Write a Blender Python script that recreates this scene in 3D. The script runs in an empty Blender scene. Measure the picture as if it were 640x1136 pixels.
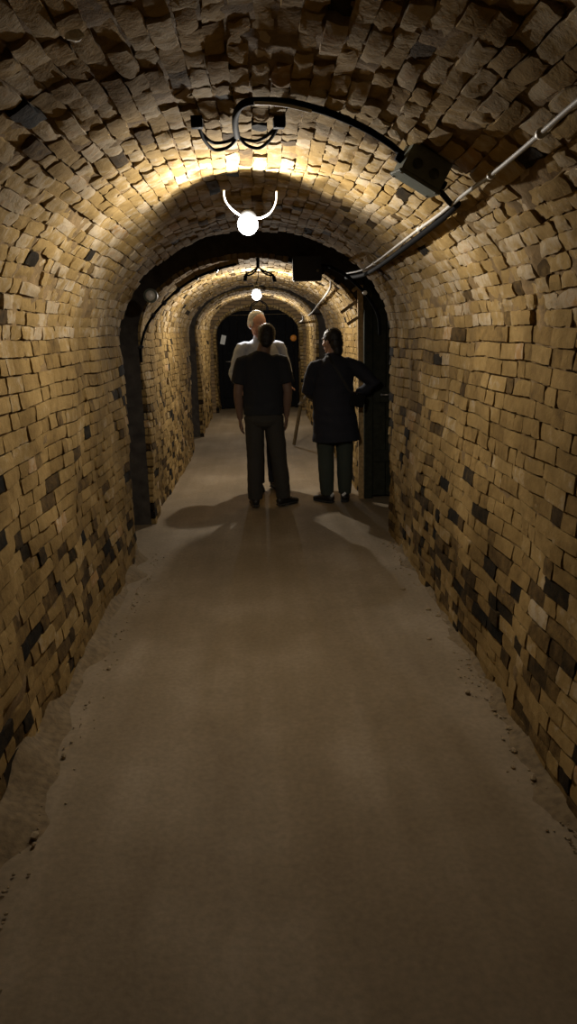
import bpy, bmesh, math, random
import numpy as np
from mathutils import Vector, Matrix, noise as mnoise
random.seed(7); rng = np.random.default_rng(11)
SC = bpy.context.scene
COL = SC.collection
PI = math.pi

# ------------------------------------------------------------------ camera
F = 820.0; W, H = 640, 1136
VPX, VPY, ROLL = 285.0, 367.0, math.radians(1.5)
CAMP = Vector((0, 0, 1.65))
a = Vector((VPX - W/2, -(VPY - H/2), -F)).normalized()           # world +Y seen in camera axes
t = math.tan(ROLL)
by = 1.0; bx = -by*t; bz = (-bx*a.x - by*a.y)/a.z
b = Vector((bx, by, bz)).normalized()                             # world +Z in camera axes
c = a.cross(b)                                                    # world +X
R = Matrix((c, a, b))                                             # rows: world axes -> camera to world
cam_data = bpy.data.cameras.new('camera'); cam = bpy.data.objects.new('camera', cam_data)
COL.objects.link(cam)
cam.matrix_world = Matrix.Translation(CAMP) @ R.to_4x4()
cam_data.sensor_fit = 'VERTICAL'; cam_data.sensor_height = 36.0; cam_data.lens = 36.0*F/H
cam_data.clip_start = 0.05; cam_data.clip_end = 100
SC.camera = cam

def ray(px, py):
    return (R @ Vector((px - W/2, -(py - H/2), -F))).normalized()
def at(px, py, Y):
    d = ray(px, py); return CAMP + d*(Y/d.y)
def proj(p):
    q = R.transposed() @ (Vector(p) - CAMP); return (W/2 + F*q.x/-q.z, H/2 - F*q.y/-q.z)

# ------------------------------------------------------------------ materials
def new_mat(name):
    m = bpy.data.materials.new(name); m.use_nodes = True
    nt = m.node_tree; nt.nodes.clear()
    out = nt.nodes.new('ShaderNodeOutputMaterial'); bs = nt.nodes.new('ShaderNodeBsdfPrincipled')
    nt.links.new(bs.outputs[0], out.inputs[0])
    return m, nt, bs
def N(nt, typ, **kw):
    n = nt.nodes.new(typ)
    for k, v in kw.items(): setattr(n, k, v)
    return n
def ramp(nt, stops, interp='LINEAR'):
    r = nt.nodes.new('ShaderNodeValToRGB'); r.color_ramp.interpolation = interp
    e = r.color_ramp.elements
    while len(e) < len(stops): e.new(0.5)
    for i, (p, col) in enumerate(stops):
        e[i].position = p; e[i].color = (*col, 1)
    return r
def simple(name, col, rough=0.6, metal=0.0, scale=40, var=0.25, bump=0.1, dist=0.002, coat=0, spec=.5):
    m, nt, bs = new_mat(name)
    tc = N(nt, 'ShaderNodeTexCoord')
    nz = N(nt, 'ShaderNodeTexNoise'); nz.inputs['Scale'].default_value = scale; nz.inputs['Detail'].default_value = 5
    nt.links.new(tc.outputs['Object'], nz.inputs['Vector'])
    lo = tuple(x*(1 - var) for x in col); hi = tuple(min(1, x*(1 + var)) for x in col)
    r = ramp(nt, [(0.3, lo), (0.7, hi)])
    nt.links.new(nz.outputs[0], r.inputs[0]); nt.links.new(r.outputs[0], bs.inputs['Base Color'])
    bs.inputs['Roughness'].default_value = rough; bs.inputs['Metallic'].default_value = metal
    bs.inputs['Coat Weight'].default_value = coat; bs.inputs['Specular IOR Level'].default_value = spec
    if bump:
        bp = N(nt, 'ShaderNodeBump'); bp.inputs['Strength'].default_value = bump; bp.inputs['Distance'].default_value = dist
        nt.links.new(nz.outputs[0], bp.inputs['Height']); nt.links.new(bp.outputs[0], bs.inputs['Normal'])
    return m

def brick_mat():
    m, nt, bs = new_mat('old_brick')
    at_ = N(nt, 'ShaderNodeAttribute', attribute_name='tint')
    tc = N(nt, 'ShaderNodeTexCoord')
    n1 = N(nt, 'ShaderNodeTexNoise'); n1.inputs['Scale'].default_value = 19; n1.inputs['Detail'].default_value = 6; n1.inputs['Roughness'].default_value = .65
    n2 = N(nt, 'ShaderNodeTexNoise'); n2.inputs['Scale'].default_value = 2.2; n2.inputs['Detail'].default_value = 4
    n3 = N(nt, 'ShaderNodeTexNoise'); n3.inputs['Scale'].default_value = 110; n3.inputs['Detail'].default_value = 4
    for n in (n1, n2, n3): nt.links.new(tc.outputs['Object'], n.inputs['Vector'])
    # tint + noise wobble
    ma = N(nt, 'ShaderNodeMath', operation='MULTIPLY_ADD'); ma.inputs[1].default_value = .60
    nt.links.new(n1.outputs[0], ma.inputs[0]); 
    sub = N(nt, 'ShaderNodeMath', operation='SUBTRACT'); sub.inputs[1].default_value = .31
    nt.links.new(at_.outputs['Fac'], sub.inputs[0]); nt.links.new(sub.outputs[0], ma.inputs[2])
    r = ramp(nt, [(0.0, (.012, .011, .009)), (0.14, (.030, .022, .012)), (0.30, (.085, .054, .022)), (0.52, (.225, .148, .055)),
                  (0.72, (.31, .213, .085)), (0.86, (.42, .345, .235)), (0.99, (.33, .20, .08))])
    nt.links.new(ma.outputs[0], r.inputs[0])
    # broad dusty patches
    r2 = ramp(nt, [(0.35, (.66, .64, .60)), (0.65, (1.15, 1.15, 1.15))])
    nt.links.new(n2.outputs[0], r2.inputs[0])
    mx = N(nt, 'ShaderNodeMix', data_type='RGBA', blend_type='MULTIPLY'); mx.inputs[0].default_value = 1
    nt.links.new(r.outputs[0], mx.inputs[6]); nt.links.new(r2.outputs[0], mx.inputs[7])
    nt.links.new(mx.outputs[2], bs.inputs['Base Color'])
    bs.inputs['Roughness'].default_value = .95; bs.inputs['Specular IOR Level'].default_value = .08
    b1 = N(nt, 'ShaderNodeBump'); b1.inputs['Strength'].default_value = .7; b1.inputs['Distance'].default_value = .008
    b2 = N(nt, 'ShaderNodeBump'); b2.inputs['Strength'].default_value = .5; b2.inputs['Distance'].default_value = .0025
    nt.links.new(n1.outputs[0], b1.inputs['Height']); nt.links.new(n3.outputs[0], b2.inputs['Height'])
    nt.links.new(b1.outputs[0], b2.inputs['Normal']); nt.links.new(b2.outputs[0], bs.inputs['Normal'])
    return m
def mortar_mat():
    m, nt, bs = new_mat('old_mortar')
    tc = N(nt, 'ShaderNodeTexCoord')
    n1 = N(nt, 'ShaderNodeTexNoise'); n1.inputs['Scale'].default_value = 14; n1.inputs['Detail'].default_value = 8; n1.inputs['Roughness'].default_value = .7
    nt.links.new(tc.outputs['Object'], n1.inputs['Vector'])
    r = ramp(nt, [(0.3, (.12, .08, .035)), (0.7, (.29, .195, .09))])
    nt.links.new(n1.outputs[0], r.inputs[0]); nt.links.new(r.outputs[0], bs.inputs['Base Color'])
    bs.inputs['Roughness'].default_value = .95; bs.inputs['Specular IOR Level'].default_value = .2
    b1 = N(nt, 'ShaderNodeBump'); b1.inputs['Strength'].default_value = .8; b1.inputs['Distance'].default_value = .01
    nt.links.new(n1.outputs[0], b1.inputs['Height']); nt.links.new(b1.outputs[0], bs.inputs['Normal'])
    return m
def facewall_mat():
    m, nt, bs = new_mat('passage_brick')
    tc = N(nt, 'ShaderNodeTexCoord'); sp = N(nt, 'ShaderNodeSeparateXYZ'); cb = N(nt, 'ShaderNodeCombineXYZ')
    nt.links.new(tc.outputs['Object'], sp.inputs[0])
    ad = N(nt, 'ShaderNodeMath', operation='ADD')
    nt.links.new(sp.outputs[0], ad.inputs[0]); nt.links.new(sp.outputs[1], ad.inputs[1])
    nt.links.new(ad.outputs[0], cb.inputs[0]); nt.links.new(sp.outputs[2], cb.inputs[1])
    br = N(nt, 'ShaderNodeTexBrick'); br.inputs['Scale'].default_value = 1; br.inputs['Brick Width'].default_value = .225
    br.inputs['Row Height'].default_value = .075; br.inputs['Mortar Size'].default_value = .008; br.inputs['Bias'].default_value = -.2
    br.inputs['Color1'].default_value = (.24, .155, .07, 1); br.inputs['Color2'].default_value = (.15, .10, .045, 1); br.inputs['Mortar'].default_value = (.10, .07, .04, 1)
    nt.links.new(cb.outputs[0], br.inputs['Vector']); nt.links.new(br.outputs[0], bs.inputs['Base Color'])
    bs.inputs['Roughness'].default_value = .92
    bp = N(nt, 'ShaderNodeBump'); bp.inputs['Strength'].default_value = 1; bp.inputs['Distance'].default_value = .01; bp.invert = True
    nt.links.new(br.outputs['Fac'], bp.inputs['Height']); nt.links.new(bp.outputs[0], bs.inputs['Normal'])
    return m
def floor_mat():
    m, nt, bs = new_mat('dusty_floor')
    tc = N(nt, 'ShaderNodeTexCoord')
    n1 = N(nt, 'ShaderNodeTexNoise'); n1.inputs['Scale'].default_value = 1.1; n1.inputs['Detail'].default_value = 7; n1.inputs['Roughness'].default_value = .6
    n2 = N(nt, 'ShaderNodeTexNoise'); n2.inputs['Scale'].default_value = 45; n2.inputs['Detail'].default_value = 6
    mp = N(nt, 'ShaderNodeMapping'); mp.inputs['Scale'].default_value = (5, .5, 1)
    n4 = N(nt, 'ShaderNodeTexNoise'); n4.inputs['Scale'].default_value = 1.2; n4.inputs['Detail'].default_value = 3
    nt.links.new(tc.outputs['Object'], mp.inputs[0]); nt.links.new(mp.outputs[0], n4.inputs['Vector'])
    for n in (n1, n2): nt.links.new(tc.outputs['Object'], n.inputs['Vector'])
    r = ramp(nt, [(0.3, (.165, .120, .066)), (0.5, (.225, .172, .105)), (0.72, (.34, .275, .19))])
    mxa = N(nt, 'ShaderNodeMath', operation='MULTIPLY_ADD'); mxa.inputs[1].default_value = .35
    nt.links.new(n4.outputs[0], mxa.inputs[0])
    s_ = N(nt, 'ShaderNodeMath', operation='MULTIPLY'); s_.inputs[1].default_value = .65
    nt.links.new(n1.outputs[0], s_.inputs[0]); nt.links.new(s_.outputs[0], mxa.inputs[2])
    nt.links.new(mxa.outputs[0], r.inputs[0])
    r3 = ramp(nt, [(0.3, (.86, .86, .86)), (0.7, (1.08, 1.08, 1.08))]); nt.links.new(n2.outputs[0], r3.inputs[0])
    mx = N(nt, 'ShaderNodeMix', data_type='RGBA', blend_type='MULTIPLY'); mx.inputs[0].default_value = 1
    nt.links.new(r.outputs[0], mx.inputs[6]); nt.links.new(r3.outputs[0], mx.inputs[7])
    nt.links.new(mx.outputs[2], bs.inputs['Base Color'])
    bs.inputs['Roughness'].default_value = .78; bs.inputs['Specular IOR Level'].default_value = .3
    b1 = N(nt, 'ShaderNodeBump'); b1.inputs['Strength'].default_value = .25; b1.inputs['Distance'].default_value = .006
    nt.links.new(n2.outputs[0], b1.inputs['Height']); nt.links.new(b1.outputs[0], bs.inputs['Normal'])
    return m

M = dict(
    dark_front=simple('dark_front_wall', (.05, .042, .034), .9, 0, 12, .4, .6, .01),  # dark brown tone for the front walls of the second and third arches
    brick=brick_mat(), mortar=mortar_mat(), face=facewall_mat(), floor=floor_mat(),
    dirt=simple('loose_dirt', (.16, .115, .06), .95, 0, 30, .3, .6, .01),
    stone=simple('rubble_stone', (.24, .18, .10), .9, 0, 25, .35, .5, .006),
    plaster=simple('plaster_chip', (.8, .78, .72), .8, 0, 50, .1, .2),
    dark_paint=simple('passage_dark_fill', (.028, .030, .020), .8, 0, 20, .3, .2, spec=.15),  # dark colour stands for the darkness in the side passage
    tunnel_end_dark=simple('tunnel_end_dark_fill', (.006, .006, .007), .8, 0, 20, .3, .2, spec=.08),  # near-black colour stands for the darkness at the tunnel end
    timber=simple('weathered_timber', (.40, .27, .12), .8, 0, 35, .35, .4, .004),
    dark_timber=simple('brown_timber', (.09, .06, .022), .8, 0, 35, .35, .4, .004),
    cable=simple('grey_cable', (.42, .40, .36), .6, 0, 60, .12, 0),
    black=simple('black_rubber', (.003, .003, .0035), .8, 0, 60, .2, 0, spec=.06),
    white_cord=simple('white_cord', (.75, .72, .66), .45, 0, 60, .08, 0),
    box=simple('grey_green_box', (.13, .145, .115), .5, 0, 60, .15, .1),
    box_dark=simple('knockout_dark', (.03, .034, .028), .6, 0, 60, .15, 0),
    black_box=simple('black_enamel', (.014, .014, .018), .4, 0, 50, .2, .1),
    clip=simple('pale_clip', (.6, .58, .52), .4, .1, 60, .1, 0),
    steel=simple('dull_steel', (.35, .35, .33), .4, .8, 60, .2, 0),
    socket=simple('black_lampholder', (.012, .012, .012), .4, 0, 60, .2, 0),
    skin=simple('skin', (.46, .27, .19), .55, 0, 60, .08, .1, .001),
    skin_red=simple('ruddy_skin', (.62, .36, .30), .5, 0, 60, .08, .1, .001),
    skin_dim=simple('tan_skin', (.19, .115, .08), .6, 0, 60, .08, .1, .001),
    hair=simple('black_hair', (.012, .010, .009), .5, 0, 160, .4, .6, .004),
    grey_hair=simple('grey_hair', (.62, .66, .72), .7, 0, 160, .25, .6, .004),
    tee=simple('black_tshirt', (.014, .016, .020), .9, 0, 200, .2, .2, .001),
    coat=simple('navy_coat', (.011, .012, .020), .85, 0, 160, .25, .3, .002),
    shirt=simple('pale_shirt', (.36, .41, .52), .85, 0, 200, .08, .25, .001),
    trousers=simple('dark_trousers', (.035, .032, .026), .9, 0, 200, .2, .3, .001),
    green_trousers=simple('grey_green_trousers', (.040, .050, .038), .9, 0, 200, .2, .3, .001),
    navy_trousers=simple('navy_trousers', (.02, .022, .03), .9, 0, 200, .2, .3, .001),
    shoe=simple('black_shoe', (.010, .009, .008), .55, 0, 80, .3, .1),
    sole=simple('shoe_sole', (.03, .028, .026), .8, 0, 80, .2, .1),
    white=simple('white_trim', (.8, .8, .78), .5, 0, 80, .05, 0),
    eye=simple('eyeball', (.7, .68, .64), .25, 0, 30, .03, 0),
    lip=simple('lips', (.45, .18, .15), .5, 0, 60, .08, 0),
    paper=simple('notice_paper', (.75, .77, .75), .7, 0, 40, .05, 0),
    orange=simple('orange_plastic', (.75, .30, .05), .5, 0, 40, .1, 0),
    leather=simple('black_leather', (.014, .013, .012), .6, 0, 120, .3, .3, .001, spec=.2),
)
def bulb_mat(name, col, s):
    m = bpy.data.materials.new(name); m.use_nodes = True; nt = m.node_tree; nt.nodes.clear()
    out = N(nt, 'ShaderNodeOutputMaterial'); ad = N(nt, 'ShaderNodeAddShader')
    tr = N(nt, 'ShaderNodeBsdfTransparent'); em = N(nt, 'ShaderNodeEmission')
    em.inputs[0].default_value = (*col, 1); em.inputs[1].default_value = s
    nt.links.new(tr.outputs[0], ad.inputs[0]); nt.links.new(em.outputs[0], ad.inputs[1]); nt.links.new(ad.outputs[0], out.inputs[0])
    return m
M['glow'] = bulb_mat('lit_bulb_glass', (1, .95, .9), 14)

# ------------------------------------------------------------------ object helpers
def tag(o, label=None, cat=None, group=None, kind=None):
    if label: o['label'] = label
    if cat: o['category'] = cat
    if group: o['group'] = group
    if kind: o['kind'] = kind
    return o
def link_mesh(name, verts, faces, mat, parent=None, smooth=False):
    me = bpy.data.meshes.new(name); me.from_pydata([tuple(v) for v in verts], [], faces)
    me.materials.append(mat)
    if smooth: me.polygons.foreach_set('use_smooth', [True]*len(me.polygons))
    me.update()
    o = bpy.data.objects.new(name, me); COL.objects.link(o)
    if parent: o.parent = parent
    return o
def obj(name, bm, mat, parent=None, smooth=False, bevel=0):
    if bevel:
        bmesh.ops.bevel(bm, geom=bm.edges[:], offset=bevel, segments=2, affect='EDGES', clamp_overlap=True)
    bmesh.ops.recalc_face_normals(bm, faces=bm.faces[:])
    me = bpy.data.meshes.new(name); bm.to_mesh(me); bm.free(); me.materials.append(mat)
    if smooth: me.polygons.foreach_set('use_smooth', [True]*len(me.polygons))
    o = bpy.data.objects.new(name, me); COL.objects.link(o)
    if parent: o.parent = parent
    return o
def empty(name, loc=(0, 0, 0), rot=(0, 0, 0), **kw):
    o = bpy.data.objects.new(name, None); COL.objects.link(o); o.location = loc; o.rotation_euler = rot
    o.empty_display_size = .1
    return tag(o, **kw)
def add_box(bm, cx, cy, cz, sx, sy, sz, mat=None):
    m = Matrix.Translation((cx, cy, cz)) @ (mat or Matrix()) @ Matrix.Diagonal((sx, sy, sz, 1))
    return bmesh.ops.create_cube(bm, size=1, matrix=m)
def box_between(bm, p, q, w, d, up=Vector((0, 0, 1))):
    p = Vector(p); q = Vector(q); z = (q - p).normalized(); x = up.cross(z)
    if x.length < 1e-3: x = Vector((1, 0, 0)).cross(z)
    x.normalize(); y = z.cross(x)
    m = Matrix((x, y, z)).transposed().to_4x4()
    m = Matrix.Translation((p + q)/2) @ m @ Matrix.Diagonal((w, d, (q - p).length, 1))
    bmesh.ops.create_cube(bm, size=1, matrix=m)
def cyl(bm, p, q, r, r2=None, seg=20):
    p = Vector(p); q = Vector(q); z = (q - p)
    m = Matrix.Translation((p + q)/2) @ z.to_track_quat('Z', 'Y').to_matrix().to_4x4()
    bmesh.ops.create_cone(bm, cap_ends=True, segments=seg, radius1=r, radius2=r if r2 is None else r2, depth=z.length, matrix=m)
def smooth_path(pts, n=8):
    pts = [Vector(p) for p in pts]; out = []
    P = [pts[0]] + pts + [pts[-1]]
    for i in range(1, len(P) - 2):
        for k in range(n):
            s = k/n; p0, p1, p2, p3 = P[i-1], P[i], P[i+1], P[i+2]
            out.append(.5*((2*p1) + (-p0 + p2)*s + (2*p0 - 5*p1 + 4*p2 - p3)*s*s + (-p0 + 3*p1 - 3*p2 + p3)*s**3))
    out.append(pts[-1]); return out
def tube(name, pts, r, mat, parent=None, seg=10, n=8):
    path = smooth_path(pts, n); V = []; Fc = []
    up = Vector((.3, .2, 1)).normalized(); prev = None
    for i, p in enumerate(path):
        tg = (path[min(i+1, len(path)-1)] - path[max(i-1, 0)]).normalized()
        if prev is None: x = tg.cross(up)
        else: x = prev - tg*prev.dot(tg)
        if x.length < 1e-4: x = tg.orthogonal()
        x.normalize(); y = tg.cross(x); prev = x
        for k in range(seg):
            an = 2*PI*k/seg; V.append(p + x*(r*math.cos(an)) + y*(r*math.sin(an)))
    n_ = len(path)
    for i in range(n_-1):
        for k in range(seg):
            k2 = (k+1) % seg; Fc.append((i*seg+k, i*seg+k2, (i+1)*seg+k2, (i+1)*seg+k))
    Fc.append(tuple(range(seg-1, -1, -1))); Fc.append(tuple((n_-1)*seg+k for k in range(seg)))
    return link_mesh(name, V, Fc, mat, parent, True)

# ------------------------------------------------------------------ vault profile
class Profile:
    def __init__(s, xl, xr, spring, crown, n=160):
        s.xl, s.xr, s.sp, s.cr = xl, xr, spring, crown
        s.xc = (xl + xr)/2; s.a = (xr - xl)/2; s.b = crown - spring
        pts = [(xl, -.02)]; m = 24
        for i in range(1, m+1): pts.append((xl, spring*i/m))
        for i in range(1, n): 
            th = PI*(1 - i/n); pts.append((s.xc + s.a*math.cos(th), spring + s.b*math.sin(th)))
        for i in range(m+1): pts.append((xr, spring*(1 - i/m)))
        pts.append((xr, -.02))
        s.p = np.array(pts); seg = np.hypot(*np.diff(s.p, axis=0).T); s.u = np.r_[0, np.cumsum(seg)]; s.U = s.u[-1]
        d = np.gradient(s.p, s.u, axis=0); nn = np.c_[d[:, 1], -d[:, 0]]; nn /= np.linalg.norm(nn, axis=1)[:, None]
        s.n = nn
    def pt(s, u, d):
        x = np.interp(u, s.u, s.p[:, 0]); z = np.interp(u, s.u, s.p[:, 1])
        nx = np.interp(u, s.u, s.n[:, 0]); nz = np.interp(u, s.u, s.n[:, 1])
        l = np.hypot(nx, nz); return x + nx/l*d, z + nz/l*d
    def inside(s, x, z, inset=0):
        if z < s.sp: return s.xl + inset < x < s.xr - inset
        return ((x - s.xc)/(s.a - inset))**2 + ((z - s.sp)/(s.b - inset))**2 < 1
    def hit(s, px, py, inset=0):
        d = ray(px, py); lo = 0; tt = .3
        while s.inside((CAMP + d*tt).x, (CAMP + d*tt).z, inset) and tt < 40: lo = tt; tt += .05
        hi = tt
        for _ in range(20):
            mid = (lo + hi)/2; q = CAMP + d*mid
            if s.inside(q.x, q.z, inset): lo = mid
            else: hi = mid
        return CAMP + d*lo

class WN:                                   # cheap smooth 2-D noise, about -1..1
    def __init__(s, seed, wl, n=14):
        r = np.random.default_rng(seed); ang = r.uniform(0, 2*PI, n); k = 2*PI/wl*r.uniform(.5, 1.6, n)
        s.kx, s.ky, s.ph = k*np.cos(ang), k*np.sin(ang), r.uniform(0, 2*PI, n); s.c = math.sqrt(2/n)
    def __call__(s, u, y):
        u = np.asarray(u, float); y = np.asarray(y, float)
        return s.c*np.sin(u[..., None]*s.kx + y[..., None]*s.ky + s.ph).sum(-1)*.7
nA, nB, nC, nD, nE = WN(1, 1.7), WN(2, .5), WN(3, .09), WN(4, .9), WN(5, .22)
nF = WN(6, .035)

def surf_off(u, y):                          # the wall's own unevenness
    return .014*nA(u, y) + .006*nB(u, y)

def vault(prof, y0f, y1f, seed, cell=.03, detail=True):
    """bricks laid in courses along the tunnel + a mortar bed; three setting pieces: left wall, ceiling, right wall"""
    rnd = random.Random(seed)
    ul = prof.sp + .06; ur = prof.U - prof.sp - .06
    nw = int(round(ul/.068)); na = int(round((ur - ul)/.057))
    edges = list(np.linspace(0, ul, nw+1)) + list(np.linspace(ul, ur, na+1))[1:] + list(np.linspace(ur, prof.U, nw+1))[1:]
    n_course = len(edges) - 1
    groups = {'wall_left': ([], [], []), 'ceiling': ([], [], []), 'wall_right': ([], [], [])}
    # mortar
    for nm, ua, ub in (('wall_left', 0, ul), ('ceiling', ul, ur), ('wall_right', ur, prof.U)):
        nu = max(4, int((ub - ua)/cell)); us = np.linspace(ua, ub, nu+1)
        y_a = min(y0f(u) for u in us); y_b = max(y1f(u) for u in us)
        ny = max(4, int((y_b - y_a)/cell)); 
        V, Fc, T = groups[nm]
        UU, TT = np.meshgrid(us, np.linspace(0, 1, ny+1), indexing='ij')
        Y0 = np.array([y0f(u) for u in us])[:, None]; Y1 = np.array([y1f(u) for u in us])[:, None]
        YY = Y0 + (Y1 - Y0)*TT
        hgt = prof.pt(UU, 0)[1]
        smear = np.clip(1 - np.abs(hgt - 1.80)/.42, 0, 1)
        archy = np.clip((hgt - 1.7)/.3, 0, 1)
        d = surf_off(UU, YY) - .0145 + .0065*smear + .001*archy + .006*nE(UU, YY) + .003*nC(UU, YY)
        X, Z = prof.pt(UU, d)
        for x, y, z in zip(X.ravel(), YY.ravel(), Z.ravel()): V.append((x, y, z))
        for i in range(nu):
            for j in range(ny):
                q = i*(ny+1)+j; Fc.append((q, q+1, q+ny+2, q+ny+1))
        T.extend([-1]*len(V))
    nm_faces = {k: len(g[1]) for k, g in groups.items()}
    NX, NU = (5, 4) if detail else (3, 3)
    for ci in range(n_course):
        uc = (edges[ci] + edges[ci+1])/2; ch = edges[ci+1] - edges[ci]
        nm = 'wall_left' if uc < ul else ('ceiling' if uc < ur else 'wall_right')
        V, Fc, T = groups[nm]
        y0, y1 = y0f(uc), y1f(uc)
        in_arch = nm == 'ceiling'
        y = y0 - rnd.random()*.2
        hz = float(prof.pt(np.array([uc]), 0)[1][0])
        k = rnd.randrange(3)
        while y < y1:
            k += 1
            L = rnd.choice([.17, .17, .1, .12]) if in_arch else (rnd.choice([.2, .2, .1]) if ci % 2 else rnd.choice([.1, .1, .1, .2]))
            L += rnd.uniform(-.006, .006)
            ya, yb = max(y, y0), min(y + L, y1); y += L
            if yb - ya < .04: continue
            ym = (ya + yb)/2
            ro = (.65 if ym < 2.3 else max(.25, .65 - (ym - 2.3)*.3)) if in_arch else 0      # how ragged the brickwork is here
            g = rnd.uniform(.0008, .0030) if not in_arch else rnd.uniform(.0006, .0012 + .0042*ro)
            gu = rnd.uniform(.0018, .0045) if not in_arch else rnd.uniform(.0008, .0014 + .0042*ro)
            wu = rnd.uniform(-.0012, .0012)*(1 + 2*ro)
            side = 0 if in_arch else (-1 if nm == 'wall_left' else 1)
            pr = rnd.gauss(0, .0028 + .0045*ro)
            tilt_u = .085*side + rnd.gauss(0, .03 + .045*ro); tilt_y = rnd.gauss(0, .012 + .015*ro)
            if rnd.random() < (.010 if not in_arch else .02*ro): pr -= .025
            ys = np.linspace(ya + g, yb - g, NX); us = np.linspace(uc - ch/2 + gu, uc + ch/2 - gu, NU) + wu
            chip = [max(0, rnd.gauss(0, .5)) for _ in range(4)]
            base = len(V)
            UU, YY = np.meshgrid(us, ys, indexing='ij')
            dd = np.zeros((NU, NX)) + pr
            dd += tilt_u*(UU - uc) + tilt_y*(YY - ym)
            edge = np.zeros((NU, NX), bool); edge[0] = edge[-1] = True; edge[:, 0] = edge[:, -1] = True
            dd[edge] -= .0012 + .0030*ro
            for q, (i, j) in enumerate(((0, 0), (0, NX-1), (NU-1, 0), (NU-1, NX-1))):
                cc = chip[q]*(.0045 + .008*ro)
                dd[i, j] -= cc*.8
                UU[i, j] += (cc if i == 0 else -cc)*.8; YY[i, j] += (cc*1.2 if j == 0 else -cc*1.2)
            amp = .0012 + .0018*ro
            dd += amp*nF(UU*1.0, YY) + amp*rng.normal(0, .5, dd.shape)
            UU[edge] += rng.normal(0, .0008 + .0018*ro, edge.sum()); YY[edge] += rng.normal(0, .0011 + .0026*ro, edge.sum())
            UW = UU + .007*nD(UU*0 + uc, YY)
            off = surf_off(UW, YY) + dd
            X, Z = prof.pt(UW, off)
            Xs, Zs = prof.pt(UW, off*0 - .045)
            for i in range(NU):
                for j in range(NX): V.append((X[i, j], YY[i, j], max(Z[i, j], -.02)))
            for i in range(NU-1):
                for j in range(NX-1):
                    q = base + i*NX + j; Fc.append((q, q+1, q+NX+1, q+NX))
            ring = [(0, j) for j in range(NX)] + [(i, NX-1) for i in range(1, NU)] + [(NU-1, j) for j in range(NX-2, -1, -1)] + [(i, 0) for i in range(NU-2, 0, -1)]
            b2 = len(V)
            for i, j in ring: V.append((Xs[i, j], YY[i, j], Zs[i, j]))
            m_ = len(ring); b3 = len(V)
            for i, j in ring: V.append((X[i, j], YY[i, j], max(Z[i, j], -.02)))
            for q in range(m_):
                q2 = (q+1) % m_; Fc.append((b3+q, b2+q, b2+q2, b3+q2))
            # colour of the brick itself
            low = max(0, min(1, (1.35 - hz)/1.0))
            patch = float(nA(uc*1.3 + 9, ym*1.3)) + .6*float(nB(uc, ym + 5))
            pd = .04 + .30*low*(.6 + .8*max(0, patch)) *(0 if in_arch else 1)
            if nm == 'wall_right': pd += .04*low + (.10*max(0, (2.2 - ym)) if hz < 1.5 else 0)*.5
            v = rnd.random()
            if v < pd*.35: tn = rnd.uniform(.04, .14)
            elif v < pd: tn = rnd.uniform(.2, .42)
            elif v > .985: tn = rnd.uniform(.92, .99)
            elif in_arch: tn = min(.88, max(.45, rnd.gauss(.75, .07)))
            else: tn = min(.88, max(.40, rnd.gauss(.61 + .04*patch, .07)))
            T.extend([tn]*(len(V) - base))
    for nm, (V, Fc, T) in groups.items():
        o = link_mesh(nm, V, Fc, M['brick']); me = o.data; me.materials.append(M['mortar'])
        at_ = me.attributes.new('tint', 'FLOAT', 'POINT'); at_.data.foreach_set('value', np.array(T, dtype=np.float32))
        mi = np.zeros(len(me.polygons), dtype=np.int32); mi[:nm_faces[nm]] = 1
        me.polygons.foreach_set('material_index', mi)
        sm = np.ones(len(me.polygons), dtype=bool)
        me.polygons.foreach_set('use_smooth', sm)
        # give the masonry real thickness: an outer skin
        tag(o, kind='structure')

def end_wall(name, prof, yf, thick, outer=(-2.9, 2.9, 3.0), mat='face'):
    """cross wall with the arch cut through it"""
    pts = prof.p - prof.n*.042; n = len(pts); cx, cz = prof.xc, 1.2
    O = []
    for x, z in pts:
        dx, dz = x - cx, z - cz
        ts = []
        if dx > 1e-6: ts.append((outer[1] - cx)/dx)
        if dx < -1e-6: ts.append((outer[0] - cx)/dx)
        if dz > 1e-6: ts.append((outer[2] - cz)/dz)
        if z <= prof.sp:                       # straight out sideways
            O.append((outer[0] if x < cx else outer[1], z)); continue
        tt = min(ts); O.append((cx + dx*tt, cz + dz*tt))
    V = []; Fc = []
    for s in (0, 1):
        for x, z in pts: V.append((x, yf(x) + s*thick, z))
        for x, z in O: V.append((x, yf(x) + s*thick, z))
    for i in range(n-1):
        Fc.append((i, i+1, n+i+1, n+i)); Fc.append((2*n+i, 3*n+i, 3*n+i+1, 2*n+i+1))
        Fc.append((i, 2*n+i, 2*n+i+1, i+1))
        Fc.append((n+i, n+i+1, 3*n+i+1, 3*n+i))
    return tag(link_mesh(name, V, Fc, M[mat]), kind='structure')

PA = Profile(-.97, 1.04, 1.60, 2.35)
PB = Profile(-.96, .99, 1.62, 2.27)
PCc = Profile(-.93, .93, 1.66, 2.27)
PD = Profile(-.86, .90, 1.55, 2.14)
yB0 = lambda x: 6.42 + (min(max(x, -1.0), 1.0) + 1.0)/2*.83
def y_of(prof, f): return lambda u: f(float(np.interp(u, prof.u, prof.p[:, 0])))
vault(PA, lambda u: -1.0, y_of(PA, lambda x: 5.72 + (.27 if x < 0 else .2)*x), 1)
vault(PB, y_of(PB, yB0), lambda u: 10.8, 2, .05)
vault(PCc, lambda u: 12.0, lambda u: 14.6, 3, .06, False)
vault(PD, lambda u: 15.6, lambda u: 16.3, 4, .06, False)
end_wall('wall_front', PA, lambda x: 5.50 + (.27*max(x, -1.1) if x < 0 else .2*x), .2)      # back of the near vault
PBo = PB
end_wall('wall_front', PB, lambda x: yB0(x) + .015, .25, mat='dark_front')
end_wall('wall_back', PB, lambda x: 10.6, .2)
end_wall('wall_front', PCc, lambda x: 12.02, .25, mat='dark_front')
end_wall('wall_back', PCc, lambda x: 14.4, .2)
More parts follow.
